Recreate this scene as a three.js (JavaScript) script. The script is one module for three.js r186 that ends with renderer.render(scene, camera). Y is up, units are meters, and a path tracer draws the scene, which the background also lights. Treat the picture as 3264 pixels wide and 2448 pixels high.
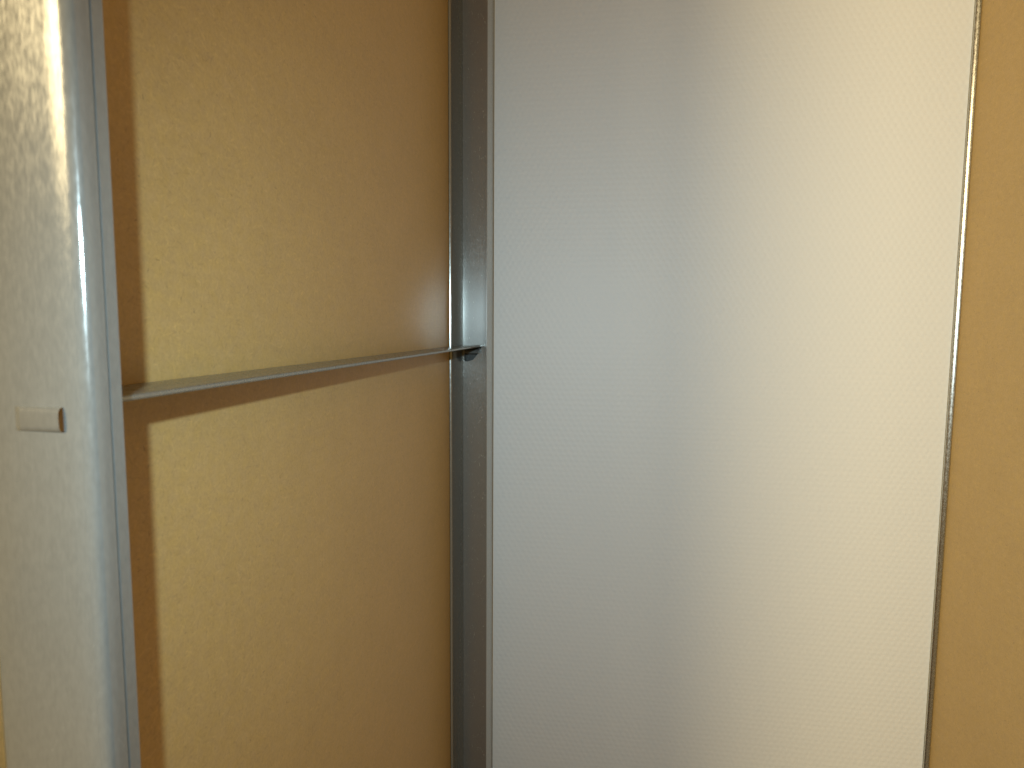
import * as THREE from 'three';
import { mergeGeometries, toCreasedNormals } from 'three/addons/utils/BufferGeometryUtils.js';
import { createNoise2D } from 'simplex-noise';

// ---------- camera, light, exposure ----------
const scene = new THREE.Scene();
const R = THREE.MathUtils.degToRad;
const EYE = 1.25;
const camera = new THREE.PerspectiveCamera(63.14, 4 / 3, 0.01, 30);
camera.position.set(0, EYE, 0);
camera.rotation.order = 'YXZ';
camera.rotation.set(R(-5.1396), R(8.1089), R(0.3206));
camera.focus = 1.0; camera.userData.fStop = 17;
camera.updateMatrixWorld(true);

const renderer = new THREE.WebGLRenderer();
renderer.toneMapping = THREE.LinearToneMapping;
renderer.toneMappingExposure = 1;
renderer.shadowMap.enabled = true;

scene.background = new THREE.Color().setRGB(0.205, 0.126, 0.032);          // the dim room behind the camera

const flash = new THREE.SpotLight(new THREE.Color().setRGB(0.64, 0.885, 1.04), 1.38, 0, R(74), 1, 2);   // the camera's flash, up and to one side of the lens
flash.name = 'camera_flash';
flash.position.set(-0.037, EYE + 0.048, 0);
flash.target.position.set(-0.037 + Math.sin(R(21)), EYE + 0.048 - Math.sin(R(15)), -Math.cos(R(21)));
flash.castShadow = true; flash.shadow.radius = 0.22; flash.shadow.camera.near = 0.02; flash.shadow.camera.far = 5;
scene.add(flash, flash.target);

const LAMP = new THREE.Vector3(-0.89, EYE + 0.64, 1.13);
const lampLight = new THREE.PointLight(new THREE.Color().setRGB(1.0, 0.80, 0.46), 11.8, 0, 2);
lampLight.name = 'floor_lamp_bulb';
lampLight.position.copy(LAMP); lampLight.castShadow = true; lampLight.shadow.radius = 11.7;
scene.add(lampLight);

// ---------- helpers ----------
function mulberry(a) { return () => { a |= 0; a = a + 0x6D2B79F5 | 0; let t = Math.imul(a ^ a >>> 15, 1 | a); t = t + Math.imul(t ^ t >>> 7, 61 | t) ^ t; return ((t ^ t >>> 14) >>> 0) / 4294967296; }; }
const clamp = (v, a = 0, b = 1) => Math.min(b, Math.max(a, v));
const smooth = (a, b, x) => { const t = clamp((x - a) / (b - a)); return t * t * (3 - 2 * t); };

function dataTex(w, h, fn, srgb) {           // fn(x, y) -> [r, g, b] in 0..1
  const d = new Uint8Array(w * h * 4);
  for (let y = 0; y < h; y++) for (let x = 0; x < w; x++) {
    const c = fn(x, y), i = (y * w + x) * 4;
    d[i] = clamp(c[0]) * 255; d[i + 1] = clamp(c[1]) * 255; d[i + 2] = clamp(c[2]) * 255; d[i + 3] = 255;
  }
  const t = new THREE.DataTexture(d, w, h);
  t.wrapS = t.wrapT = THREE.MirroredRepeatWrapping; t.magFilter = THREE.LinearFilter; t.minFilter = THREE.LinearMipmapLinearFilter; t.generateMipmaps = true;
  if (srgb) t.colorSpace = THREE.SRGBColorSpace;
  t.needsUpdate = true;
  return t;
}
const toS = (c) => (c <= 0.0031308 ? 12.92 * c : 1.055 * Math.pow(c, 1 / 2.4) - 0.055);
function perMetre(t, size) { t.repeat.set(1 / size, 1 / size); return t; }

// uv in metres from the face direction
function boxUV(g0) {
  const g = g0.index ? g0.toNonIndexed() : g0, p = g.attributes.position, uv = new Float32Array(p.count * 2);
  const a = new THREE.Vector3(), b = new THREE.Vector3(), c = new THREE.Vector3();
  for (let i = 0; i < p.count; i += 3) {
    a.fromBufferAttribute(p, i); b.fromBufferAttribute(p, i + 1); c.fromBufferAttribute(p, i + 2);
    const n = b.clone().sub(a).cross(c.clone().sub(a)), ax = Math.abs(n.x), ay = Math.abs(n.y), az = Math.abs(n.z);
    for (let k = 0; k < 3; k++) {
      const v = [a, b, c][k];
      const [u, w] = ax >= ay && ax >= az ? [v.z, v.y] : ay >= az ? [v.x, v.z] : [v.x, v.y];
      uv[(i + k) * 2] = u; uv[(i + k) * 2 + 1] = w;
    }
  }
  g.setAttribute('uv', new THREE.BufferAttribute(uv, 2));
  return g;
}
const finish = (g, crease = 0.6) => boxUV(toCreasedNormals(g.index ? g.toNonIndexed() : g, crease));

// a polyline of (x, z) with rounded corners, sampled
function rounded(pts, r) {
  const out = [];
  pts.forEach((p, i) => {
    if (i === 0 || i === pts.length - 1) { out.push(p); return; }
    const A = new THREE.Vector2(...pts[i - 1]), B = new THREE.Vector2(...p), C = new THREE.Vector2(...pts[i + 1]);
    const u = A.clone().sub(B).normalize(), v = C.clone().sub(B).normalize(), ang = Math.acos(clamp(u.dot(v), -1, 1));
    const d = r / Math.tan(ang / 2), m = u.clone().add(v).normalize(), O = B.clone().add(m.multiplyScalar(r / Math.sin(ang / 2)));
    const s = B.clone().add(u.multiplyScalar(d)), e = B.clone().add(v.multiplyScalar(d));
    let a0 = Math.atan2(s.y - O.y, s.x - O.x), a1 = Math.atan2(e.y - O.y, e.x - O.x);
    while (a1 - a0 > Math.PI) a1 -= 2 * Math.PI; while (a0 - a1 > Math.PI) a1 += 2 * Math.PI;
    for (let k = 0; k <= 10; k++) { const a = a0 + (a1 - a0) * k / 10; out.push([O.x + r * Math.cos(a), O.y + r * Math.sin(a)]); }
  });
  return out;
}
// bent sheet steel: an (x, z) centre line given a thickness and drawn from y0 to y1
function bentSheet(pts, r, thick, y0, y1) {
  const line = rounded(pts, r).map((p) => new THREE.Vector2(p[0], -p[1])), n = line.length, L = [], Rr = [];
  line.forEach((p, i) => {
    const t = line[Math.min(i + 1, n - 1)].clone().sub(line[Math.max(i - 1, 0)]).normalize(), nn = new THREE.Vector2(-t.y, t.x).multiplyScalar(thick / 2);
    L.push(p.clone().add(nn)); Rr.push(p.clone().sub(nn));
  });
  const g = new THREE.ExtrudeGeometry(new THREE.Shape([...L, ...Rr.reverse()]), { depth: y1 - y0, bevelEnabled: false, steps: 1 });
  g.rotateX(-Math.PI / 2); g.translate(0, y0, 0);
  return g;
}
function box(x0, x1, y0, y1, z0, z1) { const g = new THREE.BoxGeometry(x1 - x0, y1 - y0, z1 - z0); g.translate((x0 + x1) / 2, (y0 + y1) / 2, (z0 + z1) / 2); return g; }
function plate(outline, holes, thick, zFront) {                    // upright sheet with cut-outs, front face at zFront
  const s = new THREE.Shape(outline.map((p) => new THREE.Vector2(...p)));
  holes.forEach((h) => s.holes.push(new THREE.Path(h.map((p) => new THREE.Vector2(...p)))));
  const g = new THREE.ExtrudeGeometry(s, { depth: thick, bevelEnabled: false });
  g.translate(0, 0, zFront - thick);
  return g;
}
const strip = (g) => { const h = g.index ? g.toNonIndexed() : g; for (const k of Object.keys(h.attributes)) if (!['position', 'normal', 'uv'].includes(k)) h.deleteAttribute(k); return h; };
const join = (...gs) => mergeGeometries(gs.map(strip));
function part(name, geometry, material, parent, label) {
  const m = new THREE.Mesh(geometry, material); m.name = name; m.castShadow = m.receiveShadow = true; parent.add(m);
  if (label) m.userData.label = label;
  return m;
}
function thing(name, label, category) {
  const g = new THREE.Group(); g.name = name; g.userData = { label, category }; scene.add(g); return g;
}

// ---------- materials ----------
// hardboard: pressed wood fibre, fine dark and pale fibres on a mottled tan ground
function hardboardMaps(seed) {
  const N = 1536, rnd = mulberry(seed), n1 = createNoise2D(mulberry(seed + 1)), n2 = createNoise2D(mulberry(seed + 2)), n3 = createNoise2D(mulberry(seed + 3));
  const f = new Float32Array(N * N), warm = new Float32Array(N * N);
  for (let y = 0; y < N; y++) for (let x = 0; x < N; x++) {
    f[y * N + x] = 0.055 * n1(x / 4.5, y / 4.5) + 0.05 * n1(x / 12 + 9, y / 12) + 0.025 * n2(x / 50, y / 50) + 0.022 * n2(x / 300 + 5, y / 300) + 0.03 * (rnd() - 0.5) + 0.014 * n3(x / 420, y / 16);
    warm[y * N + x] = n3(x / 26, y / 26) * 0.6 + n2(x / 60 + 3, y / 60) * 0.4;
  }
  const stroke = (len, wid, amp) => {
    let x = rnd() * N, y = rnd() * N, a = rnd() * Math.PI * 2, bend = (rnd() - 0.5) * 0.25;
    for (let k = 0; k < len; k++) {
      for (let dy = -2; dy <= 2; dy++) for (let dx = -2; dx <= 2; dx++) {
        const px = Math.round(x) + dx, py = Math.round(y) + dy; if (px < 0 || py < 0 || px >= N || py >= N) continue;
        const d = Math.hypot(px - x, py - y); f[py * N + px] += amp * Math.exp(-d * d / (wid * wid)) * 0.5;
      }
      x += Math.cos(a); y += Math.sin(a); a += bend * 0.3;
    }
  };
  for (let i = 0; i < 5200; i++) stroke(2 + rnd() * 5, 0.9, -0.10 - rnd() * 0.10);
  for (let i = 0; i < 5200; i++) stroke(3 + rnd() * 8, 0.9, 0.07 + rnd() * 0.07);
  for (let i = 0; i < 110; i++) stroke(3 + rnd() * 6, 1.1, -0.25 - rnd() * 0.25);
  for (let i = 0; i < 9000; i++) stroke(7 + rnd() * 13, 1.2, (rnd() < 0.5 ? -1 : 1) * (0.05 + rnd() * 0.07));
  for (let i = 0; i < 60; i++) stroke(4 + rnd() * 7, 1.0, 0.26);
  const map = dataTex(N, N, (x, y) => {
    const v = 1 + f[y * N + x], w = warm[y * N + x] * 0.05;
    return [toS(0.495 * v * (1 + 0.2 * w)), toS(0.324 * v), toS(0.118 * v * (1 - 2.2 * w))];
  }, true);
  const bump = dataTex(N, N, (x, y) => { const v = 0.5 + f[y * N + x] * 0.9; return [v, v, v]; });
  return { map: perMetre(map, 0.52), bump: perMetre(bump, 0.52) };
}
const hb = hardboardMaps(11);
const hardboard = new THREE.MeshPhysicalMaterial({ map: hb.map, bumpMap: hb.bump, bumpScale: 0.00015, roughness: 0.47, specularIntensity: 1 });

// galvanised steel: soft spangle, drawn streaks along the length, small scuffs
function steelMaps(seed) {
  const w = 512, h = 2048, rnd = mulberry(seed), n1 = createNoise2D(mulberry(seed + 1)), n2 = createNoise2D(mulberry(seed + 2));
  const f = new Float32Array(w * h);
  for (let y = 0; y < h; y++) for (let x = 0; x < w; x++)
    f[y * w + x] = 0.32 * n1(x / 6, y / 17) + 0.26 * n1(x / 13 + 4, y / 34) + 0.10 * n2(x / 60, y / 110) + 0.20 * n2(x / 3.2, y / 70) + 0.18 * (rnd() - 0.5);
  for (let i = 0; i < 130; i++) {                                             // scratches
    let x = rnd() * w, y = rnd() * h; const a = Math.PI / 2 + (rnd() - 0.5) * 1.2, l = 6 + rnd() * 34, s = rnd() < 0.75 ? 0.6 : -0.5;
    for (let k = 0; k < l; k++) { const i2 = (Math.round(y) % h) * w + (Math.round(x) % w); if (i2 >= 0) f[i2] += s; x = Math.abs(x + Math.cos(a)); y += Math.sin(a); }
  }
  const map = dataTex(w, h, (x, y) => { const v = 1 + 0.12 * f[y * w + x]; return [toS(0.50 * v), toS(0.492 * v), toS(0.448 * v)]; }, true);
  const rough = dataTex(w, h, (x, y) => { const v = 0.5 + 0.24 * f[y * w + x]; return [v, v, v]; });
  const bump = dataTex(w, h, (x, y) => { const v = 0.5 + 0.13 * f[y * w + x] + 0.22 * n2(x / 130 + 7, y / 60) + 0.1 * n1(x / 60, y / 24); return [v, v, v]; });
  for (const t of [map, rough, bump]) t.repeat.set(1 / 0.16, 1 / 0.64);
  return { map, rough, bump };
}
const st = steelMaps(31);
const steelOf = (tone, metalness, roughness, bumpScale) => new THREE.MeshPhysicalMaterial({ map: st.map, color: new THREE.Color().setRGB(tone, tone, tone), metalness, roughness, roughnessMap: st.rough, bumpMap: st.bump, bumpScale });
const tongueSteel = steelOf(0.72, 0.68, 0.3, 0.00002), dullSteel = steelOf(0.5, 0.45, 0.37, 0.00004), steel = steelOf(0.78, 0.62, 0.44, 0.00003), railSteel = steelOf(0.62, 0.8, 0.6, 0.00004), trimSteel = steelOf(1.0, 0.95, 0.52, 0.00003);

// white sheet: fine regular emboss in offset rows
function embossMap() {
  const N = 1024, n1 = createNoise2D(mulberry(71)), n2 = createNoise2D(mulberry(72)), S = 0.32 / N;
  return perMetre(dataTex(N, N, (x, y) => {
    const X = x * S, Y = y * S, wx = X + 0.0007 * n1(X * 40, Y * 40), wy = Y + 0.0007 * n2(X * 40, Y * 40);
    const k = 2 * Math.PI / 0.0088, e = (Math.cos(k * wy) + Math.cos(k * (0.866 * wx + 0.5 * wy)) + Math.cos(k * (0.866 * wx - 0.5 * wy))) * 0.5;
    const v = 0.5 + 0.26 * e + 0.05 * n1(X * 300, Y * 300) + 0.06 * n2(X * 900, Y * 900);
    return [v, v, v];
  }), 0.32);
}
const white = new THREE.MeshPhysicalMaterial({ color: new THREE.Color().setRGB(0.78, 0.79, 0.77), bumpMap: embossMap(), bumpScale: 0.0005, roughness: 0.5, specularIntensity: 0.8 });
const floorMat = new THREE.MeshStandardMaterial({ color: new THREE.Color().setRGB(0.2, 0.17, 0.14), roughness: 0.6 });

// ---------- the place ----------
const TOP = 2.42, XW = -0.2469, EDGE = XW + 0.0631, T = 0.0012;
const floor = part('floor', boxUV(strip(box(-3, 3, -0.05, 0, -2, 3))), floorMat, scene);
floor.userData = { kind: 'structure', label: 'plain dark floor under the frame', category: 'floor' };

// ----- the steel frame with its hardboard -----
const frame = thing('stud_frame', 'galvanised steel stud frame with a cross rail, brown hardboard fixed behind it', 'frame');
part('hardboard_sheet', finish(box(XW - 0.005, XW, 0.002, TOP, -1.0590, -0.19), 0.3), hardboard, frame);

// front post: web to the viewer, rounded bend, then a short return in two layers
const FZ = -0.2025, FL = XW + 0.0134, FB = FZ - 0.0145;
const dx0 = -0.2160, dx1 = -0.1957, dyc = EYE - 0.0347, dh = 0.0047;
const rB = 0.0046;
const frontPost = part('post', finish(join(
  plate([[FL + rB, 0], [EDGE - rB, 0], [EDGE - rB, TOP], [FL + rB, TOP]], [[[dx0, dyc - dh], [dx0, dyc + dh], [dx1, dyc + dh], [dx1, dyc - dh]]], T, FZ),
  bentSheet([[EDGE - rB, FZ - T / 2], [EDGE - T / 2, FZ - T / 2], [EDGE - T / 2, FZ - 0.0085]], rB - T / 2, T, 0, TOP),
  bentSheet([[FL + rB, FZ - T / 2], [FL + T / 2, FZ - T / 2], [FL + T / 2, FB]], rB - T / 2, T, 0, TOP),
), 0.5), dullSteel, frame);
part('return_flange', finish(join(
  bentSheet([[EDGE - 0.0016, FZ - 0.0060], [EDGE - 0.0016, FB]], 0.001, 0.0008, 0, TOP),
  bentSheet([[EDGE - 0.0007, FZ - 0.0098], [EDGE - 0.0003, FB - 0.0002]], 0.001, 0.0009, 0, TOP),
), 0.5), dullSteel, frontPost);
{ // pressed tongue: a shallow bridge raised out of the web, ramped at one end and open at the sheared end
  const nx = 48, ny = 30, g = new THREE.PlaneGeometry(dx1 - dx0, 2 * dh, nx, ny), p = g.attributes.position;
  for (let i = 0; i < p.count; i++) {
    const u = p.getX(i) / (dx1 - dx0) + 0.5, v = p.getY(i) / (2 * dh) + 0.5;
    p.setZ(i, (0.0011 + 0.0011 * u) * smooth(0, 0.16, u) * Math.pow(Math.max(0, 1 - Math.pow(Math.abs(2 * v - 1), 5)), 0.6));
  }
  g.computeVertexNormals(); g.translate((dx0 + dx1) / 2, dyc, FZ);
  part('pressed_tongue', boxUV(g), tongueSteel, frontPost);
}

// rear post: channel open to the viewer, its web set back level with the white sheet
const RZ = -1.0, WZ = -1.0609, XL = XW + 0.0042, XB = XW + 0.0092;
const hole = [[-0.2355, -0.0555], [-0.2338, -0.0578], [-0.2300, -0.0588], [-0.2197, -0.0556], [-0.2129, -0.0476], [-0.2050, -0.0345], [-0.2050, -0.0330], [-0.2345, -0.0330], [-0.2345, -0.0440]].map(([x, y]) => [x, EYE + y]);
const rearPost = part('post_001', finish(join(
  plate([[XB + T / 2, 0], [EDGE - 0.005, 0], [EDGE - 0.005, TOP], [XB + T / 2, TOP]], [hole], T, WZ),
  bentSheet([[XW + 0.0010, RZ], [XL, RZ], [XB, WZ - T]], 0.0030, T, 0, TOP),
  bentSheet([[EDGE - T / 2, RZ], [EDGE - T / 2, WZ - T / 2], [EDGE - 0.005, WZ - T / 2]], 0.0022, T, 0, TOP),
), 0.5), steel, frame);
part('back_channel', finish(bentSheet([[XB + 0.001, WZ - 0.003], [XB + 0.001, WZ - 0.020], [EDGE - 0.002, WZ - 0.050], [EDGE - 0.002, WZ - 0.003]], 0.002, T, 0, TOP), 0.5), steel, rearPost);
{ // tongue bent out of the opening, carrying the rail
  const pts = [[WZ - 0.003, 0.0002], [WZ + 0.004, -0.001], [WZ + 0.0100, -0.0045], [WZ + 0.0145, -0.0095]];
  const c = new THREE.CatmullRomCurve3(pts.map(([z, y]) => new THREE.Vector3(0, y, z))).getPoints(14);
  const s = new THREE.Shape([...c.map((q) => new THREE.Vector2(-q.z, q.y)), ...c.reverse().map((q) => new THREE.Vector2(-q.z - 0.0004, q.y - 0.0013))]);
  const g = new THREE.ExtrudeGeometry(s, { depth: 0.0240, bevelEnabled: false });
  g.rotateY(Math.PI / 2); g.translate(-0.2310, EYE - 0.0331, 0);
  part('support_tongue', finish(g, 0.5), steel, rearPost);
}
// cross rail: flat strip reaching out from the hardboard, front edge folded over
{
  const yc = EYE - 0.0312, X1 = XW + 0.0457, Z1 = FB - 0.0006, Z0 = WZ + 0.0006, r = 0.0014;
  const s = new THREE.Shape([[XW + 0.0004, -Z1], [X1 - r, -Z1], [X1 - r, -Z0], [XB + 0.0012, -Z0], [XL + 0.0012, -RZ - 0.002], [XW + 0.0004, -RZ - 0.002]].map((p) => new THREE.Vector2(...p)));
  const g = new THREE.ExtrudeGeometry(s, { depth: 0.0012, bevelEnabled: false });
  g.rotateX(-Math.PI / 2); g.translate(0, yc + r - 0.0024, 0);
  const f = new THREE.Shape(); f.moveTo(-0.009, -r); f.lineTo(0, -r); f.absarc(0, 0, r, -Math.PI / 2, Math.PI / 2, false); f.lineTo(-0.009, r); f.closePath();
  const h = new THREE.ExtrudeGeometry(f, { depth: Z1 - Z0, bevelEnabled: false, curveSegments: 8 });
  h.translate(X1 - r, yc, Z0);
  part('cross_rail', finish(join(g, h), 0.5), railSteel, frame);
}

// ----- white sheet at the back -----
const back = part('back_sheet', finish(box(EDGE + 0.0004, 0.5388, 0.002, TOP, -1.0660, -1.0609), 0.3), white, scene);
back.userData = { label: 'smooth white finely embossed sheet standing between the steel post and the edge trim', category: 'panel' };

// ----- hardboard on the other side, with its steel trim -----
const side = thing('side_panel', 'brown hardboard side panel meeting the white sheet at a thin bright steel trim', 'panel');
part('hardboard_sheet', finish(box(0.5462, 0.5512, 0.002, TOP, -1.066, -0.19), 0.3), hardboard, side);
part('edge_trim', finish(bentSheet([[0.5394, -1.0602], [0.5394, -1.0572], [0.5457, -1.0540], [0.5457, -1.0602]], 0.0008, 0.0006, 0, TOP), 0.5), trimSteel, side);

// ----- the lamp that lights the room, behind the camera -----
const lamp = thing('floor_lamp', 'lit floor lamp with a round warm globe on a slim pole', 'lamp');
lamp.position.set(LAMP.x, 0, LAMP.z);
const poleMat = new THREE.MeshStandardMaterial({ color: 0x30302e, metalness: 0.8, roughness: 0.4 });
const globeMat = new THREE.MeshStandardMaterial({ color: 0xffffff, emissive: new THREE.Color().setRGB(1.0, 0.74, 0.40), emissiveIntensity: 2, roughness: 0.5 });
part('base', finish(new THREE.LatheGeometry([[0, 0], [0.14, 0], [0.14, 0.012], [0.13, 0.02], [0.02, 0.03], [0, 0.03]].map((p) => new THREE.Vector2(...p)), 40)), poleMat, lamp);
{ const g = new THREE.CylinderGeometry(0.011, 0.011, LAMP.y - 0.2, 20); g.translate(0, (LAMP.y - 0.2) / 2 + 0.02, 0); part('pole', finish(g), poleMat, lamp); }
{ const g = new THREE.SphereGeometry(0.24, 40, 28); g.translate(0, LAMP.y, 0); part('globe', g, globeMat, lamp); }

renderer.render(scene, camera);
